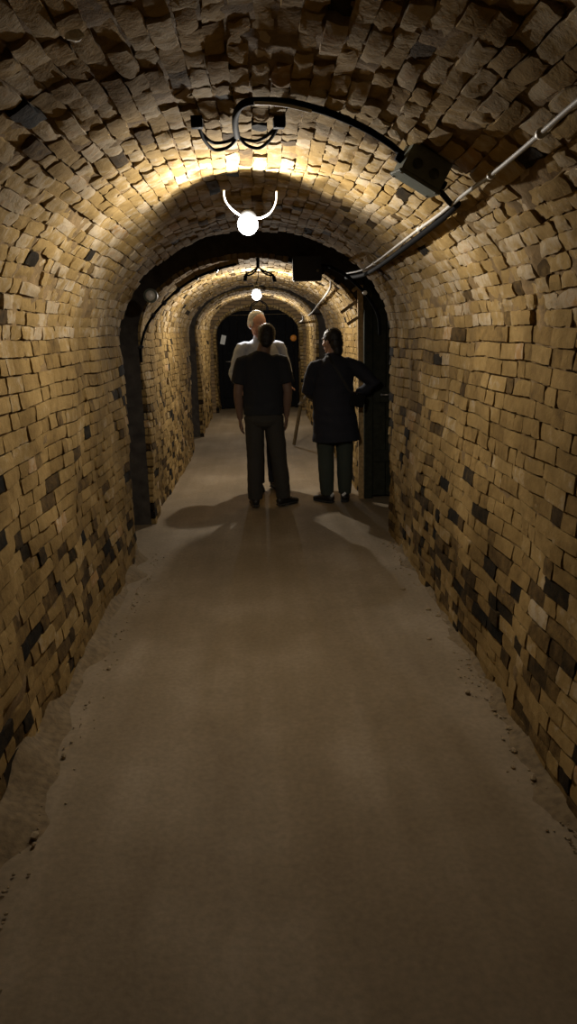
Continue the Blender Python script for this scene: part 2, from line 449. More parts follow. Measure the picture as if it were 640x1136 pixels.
end_wall('wall_front', PD, lambda x: 15.62, .25)

# floor and the shells of the cross passages
def floor_mesh():
    V = []; Fc = []; xs = np.linspace(-3, 3, 61); ys = np.linspace(-2, 20, 221)
    for y in ys:
        for x in xs:
            V.append((x, y, .006*float(nA(x*1.4, y)) + .003*float(nB(x, y)) - .004))
    n = len(xs)
    for j in range(len(ys)-1):
        for i in range(n-1): Fc.append((j*n+i, j*n+i+1, (j+1)*n+i+1, (j+1)*n+i))
    return tag(link_mesh('floor', V, Fc, M['floor'], smooth=True), kind='structure')
floor_mesh()
def slab(name, x0, x1, y0, y1, z0, z1, mat='face'):
    bm = bmesh.new(); add_box(bm, (x0+x1)/2, (y0+y1)/2, (z0+z1)/2, x1-x0, y1-y0, z1-z0)
    return tag(obj(name, bm, M[mat]), kind='structure')
slab('ceiling', -3, 3, 5.5, 7.6, 2.75, 2.95); slab('wall_left', -3.1, -2.9, 5.5, 7.6, 0, 2.8); slab('wall_right', 2.9, 3.1, 5.5, 7.6, 0, 2.8)
slab('ceiling', -3, 3, 10.6, 12.3, 2.75, 2.95); slab('wall_left', -3.1, -2.9, 10.6, 12.3, 0, 2.8); slab('wall_right', 2.9, 3.1, 10.6, 12.3, 0, 2.8)
slab('ceiling', -3, 3, 14.4, 15.9, 2.75, 2.95); slab('wall_left', -3.1, -2.9, 14.4, 15.9, 0, 2.8); slab('wall_right', 2.9, 3.1, 14.4, 15.9, 0, 2.8)
slab('wall_back', -1.3, 1.4, 16.45, 16.6, 0, 2.6)

# invented dark doors standing in for darkness: right-hand cross passage and tunnel end
def plank_door(name, x0, x1, y, z0, z1, mat, n=6, rails=(), handle=True):
    root = empty(name, ((x0+x1)/2, y, 0), kind='structure')
    bm = bmesh.new(); w = (x1-x0)/n
    for i in range(n): add_box(bm, -(x1-x0)/2 + w*(i+.5), 0, (z0+z1)/2, w-.006, .035, z1-z0)
    obj('door_leaf', bm, M[mat], root, bevel=.003)
    for z in rails:
        bm = bmesh.new(); add_box(bm, 0, -.03, z, x1-x0, .025, .11); obj('door_rail', bm, M[mat], root, bevel=.004)
    bm = bmesh.new()
    for s in (-1, 1): add_box(bm, s*((x1-x0)/2+.045), 0, (z0+z1)/2, .08, .09, z1-z0+.05)
    add_box(bm, 0, 0, z1+.05, x1-x0+.17, .09, .08); obj('door_frame', bm, M[mat], root, bevel=.004)
    if handle:
        bm = bmesh.new(); cyl(bm, (-(x1-x0)/2+.08, -.02, 1.02), (-(x1-x0)/2+.08, -.07, 1.02), .012); cyl(bm, (-(x1-x0)/2+.08, -.065, 1.02), (-(x1-x0)/2+.19, -.065, 1.02), .009)
        obj('door_handle', bm, M['steel'], root, True)
    return root
plank_door('filler_door_1', 1.10, 2.0, 7.21, .02, 2.35, 'dark_paint', 7, rails=(.42, 1.0, 1.9))
plank_door('filler_door_2', -.76, .78, 16.36, .02, 1.98, 'tunnel_end_dark', 9, rails=(.3, 1.2))

# ------------------------------------------------------------------ loose ground along the walls
def talus(side, w0, h0, label):
    V = []; Fc = []; ys = np.linspace(-1.4, 5.4, 180); m = 8
    for y in ys:
        w = w0 + .05*float(nA(3., y)) + .04*float(nB(2., y)); h = h0*(1 + .4*float(nB(7., y)))
        for i in range(m):
            s = i/(m-1); V.append((side*(.985 if side < 0 else 1.055) - side*w*s, y, -.006 + h*(1-s)**1.6 + .005*float(nC(s*.3, y))*(1-s) - .012*s))
    for j in range(len(ys)-1):
        for i in range(m-1): Fc.append((j*m+i, j*m+i+1, (j+1)*m+i+1, (j+1)*m+i))
    tag(link_mesh('dirt', V, Fc, M['dirt'], smooth=True), label, 'dirt', kind='stuff')
talus(-1, .14, .07, 'low bank of loose brown dirt along the foot of the left brick wall')
talus(1, .10, .03, 'thin strip of loose dirt along the foot of the right brick wall')
def rubble():
    V = []; Fc = []; rr = random.Random(3)
    for k in range(700):
        side = 1 if rr.random() < .7 else -1
        y = rr.uniform(-.2, 5.6); d = abs(rr.gauss(0, .05)); r = rr.uniform(.002, .007) if rr.random() < .95 else rr.uniform(.008, .016)
        x = (1.03 - d - r) if side > 0 else (-.86 + d)
        bm = bmesh.new(); bmesh.ops.create_icosphere(bm, subdivisions=1, radius=r)
        sx, sy, sz = rr.uniform(.8, 1.4), rr.uniform(.8, 1.5), rr.uniform(.5, .9); b0 = len(V)
        for v in bm.verts:
            q = v.co*rr.uniform(.8, 1.15); V.append((x + q.x*sx, y + q.y*sy, r*sz*.5 - .002 + q.z*sz))
        bm.verts.index_update()
        for f in bm.faces: Fc.append(tuple(b0 + v.index for v in f.verts))
        bm.free()
    tag(link_mesh('rubble', V, Fc, M['stone']), 'scattered crumbs of stone and mortar at the foot of the walls', 'rubble', kind='stuff')
rubble()

# ------------------------------------------------------------------ wiring
def hitA(px, py, inset=.03): return PA.hit(px, py, inset)
# junction box on the vault
def junction_box():
    c0 = hitA(467, 190, .075)
    nx, nz = -(c0.x - PA.xc)/PA.a**2, -(c0.z - PA.sp)/PA.b**2
    nrm = Vector((nx, 0, nz)).normalized()                    # into the tunnel
    root = empty('junction_box', c0, label='grey-green metal junction box with two round knockouts, fixed to the brick vault', cat='junction box')
    along = nrm.cross(Vector((0, 1, 0))).normalized()         # across the vault, towards the wall
    if along.x < 0: along = -along
    yv = Vector((0, 1, 0))
    rotm = Matrix((along, yv, nrm)).transposed()
    rotm = (Matrix.Rotation(math.radians(-8), 3, nrm) @ rotm)
    if rotm.determinant() < 0: rotm = rotm @ Matrix.Diagonal((1, -1, 1))
    root.rotation_euler = rotm.to_euler()
    bm = bmesh.new(); add_box(bm, 0, 0, -.01, .150, .105, .095); obj('box_body', bm, M['box'], root, bevel=.004)
    bm = bmesh.new(); add_box(bm, 0, 0, .042, .163, .113, .010); obj('lid', bm, M['box'], root, bevel=.003)
    near = -1 if (rotm @ Vector((0, 1, 0))).y > 0 else 1
    for x in (-.035, .03):
        bm = bmesh.new(); cyl(bm, (x, near*.0525, 0), (x, near*.0555, 0), .017); obj('knockout', bm, M['box_dark'], root, True)
    for x, y in ((-.068, -.044), (.068, -.044), (-.068, .044), (.068, .044)):
        bm = bmesh.new(); cyl(bm, (x, y, .046), (x, y, .050), .005, seg=10); obj('lid_screw', bm, M['steel'], root)
    bm = bmesh.new(); cyl(bm, (-.098, 0, 0), (-.076, 0, 0), .014); obj('cable_gland', bm, M['black'], root, True)
    bm = bmesh.new(); cyl(bm, (.076, .0, 0), (.098, .0, 0), .014); obj('cable_gland', bm, M['black'], root, True)
    return root
junction_box()

def connector(name, p, q, parent):
    p = Vector(p); q = Vector(q); d = (q - p).normalized()
    bm = bmesh.new(); cyl(bm, p, p + d*.016, .007, .013, 16); box_between(bm, p + d*.014, p + d*.056, .036, .030)
    return obj(name, bm, M['black'], parent, True)
def drop(main, left, right, r, label, lp, rp, f, white=None, parent_name='power_cord'):
    """cord with two socket tails hanging under the vault"""
    root = empty(parent_name, f(*main[-1]), label=label, cat='power cord')
    inv = Matrix.Translation(-root.location)
    T = lambda L: [inv @ f(*p) for p in L]
    tube('main_cable', T(main), r, M['black'], root)
    for L, pl in ((left, lp), (right, rp)):
        pts = T(L); off = Vector((0, .018, -.020))
        tube('tail_cable', pts, r*.5, M['black'], root)
        tube('tail_cable', [p + off*math.sin(PI*i/(len(pts)-1)) + Vector((.004, 0, 0)) for i, p in enumerate(pts)], r*.5, M['black'], root)
        e = pts[-1]; q = inv @ f(*pl); connector('socket_end', e, q, root)
    if white: tube('white_line', T(white), r*.45, M['white_cord'], root)  # thin white line laid along the black main cable
    return root
def fA(px, py, i=.035): return PA.hit(px, py, i)
drop([(452, 176, .06), (440, 166), (430, 158), (402, 141), (362, 124), (322, 114), (288, 112), (270, 115, .04), (262, 126, .045), (261, 140, .05), (263, 151, .05)],
     [(263, 151, .05), (252, 157, .05), (236, 158, .05), (224, 148, .045), (219, 139, .04)],
     [(263, 151, .05), (272, 155, .05), (286, 156, .05), (299, 148, .045), (308, 139, .04)],
     .011, 'thick black power cord looping under the vault from the junction box to two sockets', (217, 130, .04), (313, 130, .04), fA,
     white=[(282, 114.5, .05), (300, 115, .05), (322, 118, .05), (345, 123.5, .05)])
# the long cable down the right haunch of the near vault
pts = [(700, 70), (672, 90), (640, 113), (600, 148), (572, 172), (545, 194), (520, 212, .05), (502, 226, .05), (486, 239, .05), (465, 254), (440, 273), (415, 292), (400, 300), (380, 304)]
root = empty('wall_cable', fA(640, 113), label='long pale grey cable clipped along the right haunch of the near vault', cat='cable')
inv = Matrix.Translation(-root.location)
P3 = [fA(p[0], p[1], p[2] if len(p) > 2 else .04) for p in pts]
tube('cable', [inv @ p for p in P3], .0068, M['cable'], root)
for i in (3, 5, 9, 11):
    p = P3[i]; dv = (P3[i+1] - P3[i-1]).normalized()
    bm = bmesh.new(); cyl(bm, inv @ (p - dv*.009), inv @ (p + dv*.009), .0125, seg=14)
    nr = Vector((p.x - PA.xc, 0, (p.z - PA.sp)*1.7)).normalized(); cyl(bm, inv @ p, inv @ (p + nr*.05), .004, seg=8)
    obj('cable_clip', bm, M['clip'], root, True)
tag(tube('black_cable', [fA(*p, .04) for p in ((507, 226), (492, 241), (468, 260), (443, 279), (418, 297), (402, 305), (384, 308))], .014, M['black']),
    'thick black cable running just under the pale cable towards the side opening', 'cable')
# short gland lead from the box to the long cable
tag(tube('box_lead', [fA(487, 210, .07), fA(494, 219, .065), fA(500, 226, .05)], .0105, M['black']), 'short thick black lead from the junction box down to the pale wall cable', 'cable')
# black cable turning down the right edge of the near vault
def fAe(px, py): p = at(px, py, 5.80); return p
tag(tube('edge_cable', [fAe(366, 296), fAe(380, 303), fAe(392, 312), (fAe(404, 324)), fAe(414, 338), fAe(420, 352), fAe(421.5, 372)], .013, M['black']),
    'black cable bending down the right edge of the near vault into the side opening', 'cable')
bm = bmesh.new(); p = fAe(404, 325); cyl(bm, p + Vector((0, -.02, 0)), p + Vector((0, -.045, 0)), .016, seg=16)
tag(obj('cable_saddle', bm, M['clip'], None, True), 'small pale saddle clip on the black cable at the right vault edge', 'clip')

# cable round the front of the second arch
def fB(px, py, *_):
    Y = 6.6
    for _i in range(6): q = at(px, py, Y); Y = yB0(q.x) - .02
    return at(px, py, Y)
pts = [(262, 293), (240, 299), (218, 308), (198, 321), (182, 336), (170, 350), (161, 366), (156.5, 385), (157, 402)]
root = empty('arch_cable', fB(262, 293), label='dark cable pinned round the left front edge of the second brick arch', cat='cable')
inv = Matrix.Translation(-root.location)
tube('cable', [inv @ fB(*p) for p in pts], .011, M['black'], root)
for i in (1, 2, 3, 4, 5, 7):
    p = inv @ fB(*pts[i]); bm = bmesh.new(); add_box(bm, p.x, p.y + .004, p.z, .035, .03, .035, Matrix.Rotation(.6, 4, 'Y')); obj('cable_clip', bm, M['black_box'], root, bevel=.003)
root = empty('trunking_strip', fB(226, 306), label='pale flat wooden strip along the top left of the second arch', cat='strip')
inv = Matrix.Translation(-root.location)
bm = bmesh.new()
sp = [(264, 290), (240, 296), (216, 305), (196, 318)]
for i in range(3): box_between(bm, inv @ (fB(*sp[i]) + Vector((0, .012, 0))), inv @ (fB(*sp[i+1]) + Vector((0, .012, 0))), .03, .05)
obj('strip', bm, M['timber'], root, bevel=.002)
# round fitting by the left opening
p = at(167, 328, 5.66); bm = bmesh.new()
root = empty('wall_fitting', p, label='small round grey fitting on the brick edge above the left opening', cat='fitting')
cyl(bm, (0, .03, 0), (0, -.012, 0), .05, seg=28); obj('back_plate', bm, M['box'], root, True)
bm = bmesh.new(); bmesh.ops.create_uvsphere(bm, u_segments=20, v_segments=12, radius=.036, matrix=Matrix.Translation((0, -.012, 0)) @ Matrix.Diagonal((1, .6, 1, 1))); obj('dome', bm, M['clip'], root, True)
# black case over the second arch
p = fB(340, 299)
root = empty('switch_case', p + Vector((0, -.06, 0)), label='black metal case hung above the right half of the second arch', cat='electrical case')
bm = bmesh.new(); add_box(bm, 0, 0, 0, .26, .12, .21); obj('case_body', bm, M['black_box'], root, bevel=.008)
bm = bmesh.new(); add_box(bm, 0, -.065, -.01, .23, .012, .17); obj('case_door', bm, M['black_box'], root, bevel=.004)
bm = bmesh.new(); cyl(bm, (.09, -.07, -.02), (.09, -.085, -.02), .012); obj('latch', bm, M['steel'], root, True)
tag(tube('case_lead', [p + Vector((.12, -.05, .03)), at(366, 296, 6.6), at(366, 296, 5.83)], .012, M['black']), 'black lead linking the black case to the cable on the vault edge', 'cable')

def fYd(Y): return lambda px, py, d=0: at(px, py, Y + d)
drop([(286, 286, .0), (286, 291), (286, 296)], [(286, 296), (281, 300), (275, 303), (272.5, 304)], [(286, 296), (292, 300), (299, 303), (303, 305)], .014,
     'black cord with two sockets dangling at the crown of the second arch', (272, 309), (304, 309), fYd(6.42))
drop([(288, 323.5, .0), (287.5, 328), (287.5, 333)], [(287.5, 333), (283, 335), (280, 337), (278.5, 339)], [(287.5, 333), (292, 335), (295, 337), (296, 339)], .011,
     'black cord with two sockets dangling just behind the far lit bulb', (278, 343), (296.5, 343), fYd(9.35))
# cables further down the right haunch
def fB2(px, py): return PB.hit(px, py, .04)
tag(tube('haunch_cable', [fB2(372, 306) if False else at(366, 303, 7.35), at(367, 317, 7.45), fB2(361, 328), fB2(353, 338), fB2(347, 346), fB2(342, 350)], .012, M['cable']),
    'grey cable dropping along the right side of the second vault', 'cable')
def fC2(px, py): return PCc.hit(px, py, .04)
tag(tube('far_cable', [at(336, 351, 12.1), at(336, 355, 12.2), fC2(331, 358), fC2(326, 361), fC2(322, 361)], .014, M['cable']),
    'grey cable at the right shoulder of the third vault', 'cable')

# plaster chip caught in the vault
p = fA(83, 40, .035)
bm = bmesh.new(); bmesh.ops.create_icosphere(bm, subdivisions=2, radius=.016, matrix=Matrix.Translation(p) @ Matrix.Diagonal((1.2, 1, .7, 1)))
for v in bm.verts: v.co += Vector((random.uniform(-1, 1), random.uniform(-1, 1), random.uniform(-1, 1)))*.003
tag(obj('plaster_chip', bm, M['plaster']), 'small white chip of plaster stuck in the vault bricks at upper left', 'plaster')

# timber frame beside the right jamb
root = empty('timber_brace', (.98, 7.16, 0), label='pale timber post with struts bracing the right jamb of the second arch', cat='timber brace')
bm = bmesh.new(); box_between(bm, (0, 0, .0), (-.005, 0, 2.04), .05, .05); obj('post', bm, M['timber'], root, bevel=.004)
def pb(px, py): return at(px, py, 7.14) - Vector((.98, 7.16, 0))
for q1, q2 in (((396, 334), (378, 347)), ((397, 352), (385, 360)), ((397, 318), (391, 323))):
    bm = bmesh.new(); box_between(bm, pb(*q1), pb(*q2), .03, .03); obj('strut', bm, M['timber'], root, bevel=.003)

# leaning timber by the far opening
pA = at(326, 494, 10.75); pA.z = .012
pTop = at(339, 418, 11.0)
tg = (pTop - pA)
root = empty('leaning_timber', pA, label='brown timber length leaning on the right side between the two standing visitors', cat='timber')
bm = bmesh.new(); box_between(bm, (0, 0, 0), tg*.70, .04, .04); obj('board', bm, M['dark_timber'], root, bevel=.005)
bm = bmesh.new(); box_between(bm, tg*.58 + Vector((-.02, -.04, 0)), tg*.76 + Vector((.12, -.02, .04)), .08, .04); obj('cross_block', bm, M['dark_timber'], root, bevel=.005)

# notice and orange tag on the far arch
p = at(247.5, 377, 16.31); bm = bmesh.new(); add_box(bm, 0, 0, 0, .10, .006, .19); bmesh.ops.bevel(bm, geom=bm.edges[:], offset=.002, segments=1)
o = obj('paper_notice', bm, M['paper']); o.location = (p.x, 16.310, p.z); o.rotation_euler = (0, math.radians(14), 0)
tag(o, 'small white paper notice on the left frame of the added dark gate at the tunnel end', 'notice')
p = at(325.5, 375, 16.31); bm = bmesh.new(); cyl(bm, (0, 0, 0), (0, -.045, 0), .075, .06, 24)
o = obj('orange_reflector', bm, M['orange'], None, True); o.location = (p.x, 16.316, p.z)
tag(o, 'round orange reflector on the right frame of the added dark gate', 'reflector')

# ------------------------------------------------------------------ lamps
def hanging_lamp(c, prof, R_, wires, label, energy, axis, cord='white_cord'):
    root = empty('festoon_lamp', c, label=label, cat='lamp')
    ax = Vector(axis).normalized()                           # from bulb towards its holder
    bm = bmesh.new()
    q = ax.to_track_quat('Z', 'Y').to_matrix().to_4x4()
    bmesh.ops.create_uvsphere(bm, u_segments=32, v_segments=20, radius=R_)
    for v in bm.verts:
        if v.co.z > 0: v.co.z *= 1.25; f_ = 1 - .25*(v.co.z/R_/1.25)**2; v.co.x *= f_; v.co.y *= f_
    bm.transform(q); obj('bulb', bm, M['glow'], root, True)
    bm = bmesh.new(); cyl(bm, ax*R_*.98, ax*(R_*.98 + .018), R_*.95, R_*.95, 28); cyl(bm, ax*(R_ + .016), ax*(R_ + .075), R_*.62, R_*.48, 28)
    obj('lampholder', bm, M['socket'], root, True)
    for w in wires: tube('cord', [Vector(p) - c for p in w], .0042, M[cord], root)
    ld = bpy.data.lights.new('bulb_light', 'POINT'); ld.energy = energy; ld.shadow_soft_size = .012; ld.color = (1, .93, .83)
    lo = bpy.data.objects.new('bulb_light', ld); COL.objects.link(lo); lo.parent = root; lo.location = (0, 0, 0)
    return root
ZL = 3.5
c1 = at(275, 249, ZL)
hold = c1 + Vector((0, .5, .42)).normalized()*.06
def lp(px, py, dy=0): return at(px, py, ZL + dy)
hanging_lamp(c1, PA, .045, [[lp(248, 211, -.02), lp(249.5, 222), lp(257, 232, .01), lp(267, 239, .03), hold],
                            [lp(307, 212, -.02), lp(306, 225), lp(300, 236, .01), lp(288, 242, .03), hold]],
             'lit bare bulb hung by two white cords under the near vault', 46, (0, .8, .5))
c2 = at(284.5, 327.5, 8.1)
h2 = c2 + Vector((0, .05, .04))
hanging_lamp(c2, PB, .05, [[c2 + Vector((.03, .05, .23)), c2 + Vector((.02, .04, .17)), c2 + Vector((0, .03, .12))]],
             'lit bare bulb hung under the second vault above the grey-haired man', 75, (0, .25, 1), 'black')
c3 = at(290, 351, 13.3)
hanging_lamp(c3, PCc, .045, [[c3 + Vector((.03, .05, .26)), c3 + Vector((.02, .04, .17)), c3 + Vector((0, .03, .12))]],
             'lit bare bulb under the third vault, seen from here behind the grey-haired head', 55, (0, .25, 1), 'black')
w = bpy.data.worlds.new('world'); SC.world = w; w.use_nodes = True
w.node_tree.nodes['Background'].inputs[0].default_value = (.5, .45, .6, 1); w.node_tree.nodes['Background'].inputs[1].default_value = .002

SC.view_settings.view_transform = 'Standard'; SC.view_settings.look = 'None'; SC.view_settings.gamma = 1; SC.view_settings.use_curve_mapping = False
SC.view_settings.exposure = 0

# ------------------------------------------------------------------ people
class Body:
    """lofted limbs fused by a voxel remesh into one continuous surface"""
    def __init__(s): s.V = []; s.F = []
    def loft(s, rings, seg=16, ref=Vector((1, 0, 0)), round_ends=True):
        """rings: (x,y,z, rx, ry); rx along ref, ry across"""
        R_ = [(Vector(r[:3]), r[3], r[4] if len(r) > 4 else r[3]) for r in rings]
        if round_ends:
            p0, a0, b0 = R_[0]; d = (p0 - R_[1][0]).normalized(); m_ = min(a0, b0)
            R_ = [(p0 + d*m_*.62, a0*.45, b0*.45), (p0 + d*m_*.35, a0*.82, b0*.82)] + R_
            p1, a1, b1 = R_[-1]; d = (p1 - R_[-2][0]).normalized(); m_ = min(a1, b1)
            R_ += [(p1 + d*m_*.35, a1*.82, b1*.82), (p1 + d*m_*.62, a1*.45, b1*.45)]
        base = len(s.V); n = len(R_)
        for i, (p, ra, rb) in enumerate(R_):
            tg = (R_[min(i+1, n-1)][0] - R_[max(i-1, 0)][0]).normalized()
            x = ref - tg*ref.dot(tg)
            if x.length < .05: x = tg.orthogonal()
            x.normalize(); y = tg.cross(x)
            for k in range(seg):
                an = 2*PI*k/seg; s.V.append(p + x*(ra*math.cos(an)) + y*(rb*math.sin(an)))
        for i in range(n-1):
            for k in range(seg):
                k2 = (k+1) % seg; s.F.append((base+i*seg+k, base+i*seg+k2, base+(i+1)*seg+k2, base+(i+1)*seg+k))
        s.F.append(tuple(base+k for k in range(seg-1, -1, -1))); s.F.append(tuple(base+(n-1)*seg+k for k in range(seg)))
    def ell(s, c, r, rot=None):
        bm = bmesh.new(); bmesh.ops.create_uvsphere(bm, u_segments=20, v_segments=14, radius=1)
        m = Matrix.Translation(c) @ (rot.to_4x4() if rot else Matrix()) @ Matrix.Diagonal((*r, 1))
        base = len(s.V); bm.verts.index_update()
        for v in bm.verts: s.V.append(m @ v.co)
        for f in bm.faces: s.F.append(tuple(base + v.index for v in f.verts))
        bm.free()
    def merge(s, other, m):
        base = len(s.V); s.V += [m @ Vector(v) for v in other.V]; s.F += [tuple(i+base for i in f) for f in other.F]
    def bake(s, name, mat, parent, voxel=.006, smooth=2, wrinkle=0, wl=9.0):
        me = bpy.data.meshes.new('tmp'); me.from_pydata([tuple(v) for v in s.V], [], s.F)
        bm = bmesh.new(); bm.from_mesh(me); bmesh.ops.recalc_face_normals(bm, faces=bm.faces[:]); bm.to_mesh(me); bm.free()
        o = bpy.data.objects.new('tmp', me); COL.objects.link(o)
        rm = o.modifiers.new('r', 'REMESH'); rm.mode = 'VOXEL'; rm.voxel_size = voxel; rm.use_smooth_shade = True
        sm = o.modifiers.new('s', 'SMOOTH'); sm.iterations = smooth; sm.factor = .5
        bpy.context.view_layer.update(); dg = bpy.context.evaluated_depsgraph_get()
        res = bpy.data.meshes.new_from_object(o.evaluated_get(dg)); bpy.data.objects.remove(o)
        if wrinkle:
            nrm = [v.normal.copy() for v in res.vertices]
            for v, nn in zip(res.vertices, nrm):
                q = v.co
                w_ = mnoise.noise(Vector((q.x*wl, q.y*wl, q.z*wl*2.1))) + .5*mnoise.noise(Vector((q.x*wl*2.3, q.y*wl*2.3, q.z*wl*1.2)))
                v.co = q + nn*w_*wrinkle
        res.name = name; res.materials.clear(); res.materials.append(mat)
        res.polygons.foreach_set('use_smooth', [True]*len(res.polygons))
        ob = bpy.data.objects.new(name, res); COL.objects.link(ob); ob.parent = parent
        return ob

def head_shape(full=1.0):
    h = Body()
    h.ell((0, -.012, .035), (.074*full, .094, .086))
    h.ell((0, .018, -.010), (.066*full, .068, .080))
    h.ell((0, .030, -.060), (.050*full, .052, .045))
    h.ell((0, .066, -.090), (.022, .018, .017))
    h.ell((0, .070, .036), (.050, .016, .012))
    for q in (-1, 1):
        h.ell((q*.040, .052, -.022), (.024, .026, .026)); h.ell((q*.076*full, -.004, -.004), (.008, .018, .030), Matrix.Rotation(q*.3, 3, 'Z'))
        h.ell((q*.012, .096, -.024), (.009, .010, .007))
    h.loft([(0, .078, .026, .008, .008), (0, .092, .0, .009, .010), (0, .104, -.018, .012, .011)], 10)
    h.ell((0, .080, -.052), (.024, .013, .006)); h.ell((0, .078, -.064), (.020, .013, .007))
    return h
def add_face(parent, m, brow_mat, lip=True):
    for q in (-1, 1):
        bm = bmesh.new(); bmesh.ops.create_uvsphere(bm, u_segments=14, v_segments=10, radius=.0125, matrix=m @ Matrix.Translation((q*.031, .069, .010)))
        e = obj('eye', bm, M['eye'], parent, True)
        bm = bmesh.new(); bmesh.ops.create_uvsphere(bm, u_segments=12, v_segments=8, radius=.0055, matrix=m @ Matrix.Translation((q*.031, .0785, .009)))
        obj('iris', bm, M['hair'], e, True)
        bd = Body(); bd.loft([(q*.014, .086, .032, .004, .004), (q*.032, .085, .038, .005, .004), (q*.050, .074, .033, .003, .003)], 8)
        b2 = Body(); b2.merge(bd, m); b2.bake('eyebrow', brow_mat, parent, .003, 1)
    if lip:
        bd = Body(); bd.ell((0, .0885, -.0525), (.021, .006, .0045)); bd.ell((0, .0865, -.0625), (.018, .006, .005))
        b2 = Body(); b2.merge(bd, m); b2.bake('lips', M['lip'], parent, .002, 1)

def hand(bd, wrist, d, palm_n, thumb_side, curl=.5, k=1.0):
    """wrist point, pointing direction, palm normal, +-1 thumb side; five unequal bent fingers"""
    d = Vector(d).normalized(); pn = Vector(palm_n); pn = (pn - d*pn.dot(d)).normalized(); sd = d.cross(pn)*thumb_side
    w0 = Vector(wrist)
    bd.loft([tuple(w0 - d*.02) + (.026*k, .019*k), tuple(w0 + d*.02*k) + (.032*k, .017*k), tuple(w0 + d*.055*k) + (.040*k, .015*k), tuple(w0 + d*.085*k) + (.039*k, .013*k)], 14, sd)
    for i, L in enumerate((.068, .076, .070, .055)):
        off = (.031 - .0205*i)*k
        p = w0 + d*(.088 - .004*abs(i - 1))*k + sd*off; ang = 0; dirv = d + sd*(.10 - .066*i); pts = [tuple(p - d*.02) + (.0088*k, .0088*k), tuple(p) + (.0092*k, .0092*k)]
        for j, fr in enumerate((.44, .31, .25)):
            ang += curl*(.55 if j == 0 else .75)
            dv = (dirv*math.cos(ang) + pn*math.sin(ang)).normalized(); p = p + dv*L*fr*k
            rr_ = (.0084, .0078, .0068)[j]*k; pts.append(tuple(p) + (rr_, rr_))
        bd.loft(pts, 10, sd)
    p = w0 + d*.025*k + sd*.024*k; dv = (d*.6 + sd*.75 + pn*.3).normalized(); pts = [tuple(p - dv*.01) + (.013*k, .012*k)]
    for j, L in enumerate((.035, .030, .024)):
        p = p + dv*L*k; pts.append(tuple(p) + ((.0115, .0100, .0085)[j]*k,)*2); dv = (dv*.85 + d*.35 + pn*.15*curl).normalized()
    bd.loft(pts, 10, sd)

def shoe(parent, ankle, yaw, white=False, L=.27):
    s_ = Body(); m = Matrix.Translation((ankle[0], ankle[1], 0)) @ Matrix.Rotation(yaw, 4, 'Z')
    b0 = Body()
    b0.loft([(0, -.062, .045, .034, .038), (0, -.03, .052, .038, .046), (0, .03, .048, .041, .042), (0, .09, .038, .046, .030), (0, .15, .030, .043, .022), (0, L-.095, .026, .032, .018)], 16)
    b0.loft([(0, -.02, .05, .042, .05), (0, -.022, .105, .043, .052)], 14)
    s_.merge(b0, m); o = s_.bake('shoe', M['shoe'], parent, .005, 2)
    b0 = Body(); b0.loft([(0, -.072, .014, .036, .013), (0, -.03, .014, .042, .013), (0, .06, .014, .045, .013), (0, .14, .014, .049, .013), (0, L-.095, .014, .036, .013)], 16)
    s_ = Body(); s_.merge(b0, m)
    for i, v in enumerate(s_.V): v.z = max(v.z, .002)
    s_.bake('sole', M['sole'], o, .005, 1)
    for q in range(3):
        bm = bmesh.new(); p = m @ Vector((0, .035 + .026*q, .091 - .011*q)); add_box(bm, p.x, p.y, p.z, .05, .007, .005, Matrix.Rotation(yaw, 4, 'Z')); obj('lace', bm, M['sole'], o)
    if white:
        bm = bmesh.new()
        p0 = m @ Vector((.012, -.072, .100)); p1 = m @ Vector((-.022, -.074, .072)); box_between(bm, p0, p1, .016, .022); obj('heel_flash', bm, M['white'], o, bevel=.002)
    return o

def leg_rings(hip, knee, ankle, r0, r1, r2):
    hip, knee, ankle = map(Vector, (hip, knee, ankle)); out = []
    for s_, r in ((0, r0), (.35, r0*.92), (.75, r1*1.08)): out.append(tuple(hip.lerp(knee, s_)) + (r, r*1.05))
    out.append(tuple(knee) + (r1, r1*1.08))
    for s_, r in ((.35, r1*.98), (.7, (r1+r2)/2), (1, r2)): out.append(tuple(knee.lerp(ankle, s_) + Vector((0, -.012*math.sin(PI*s_), 0))) + (r, r*1.1))
    return out

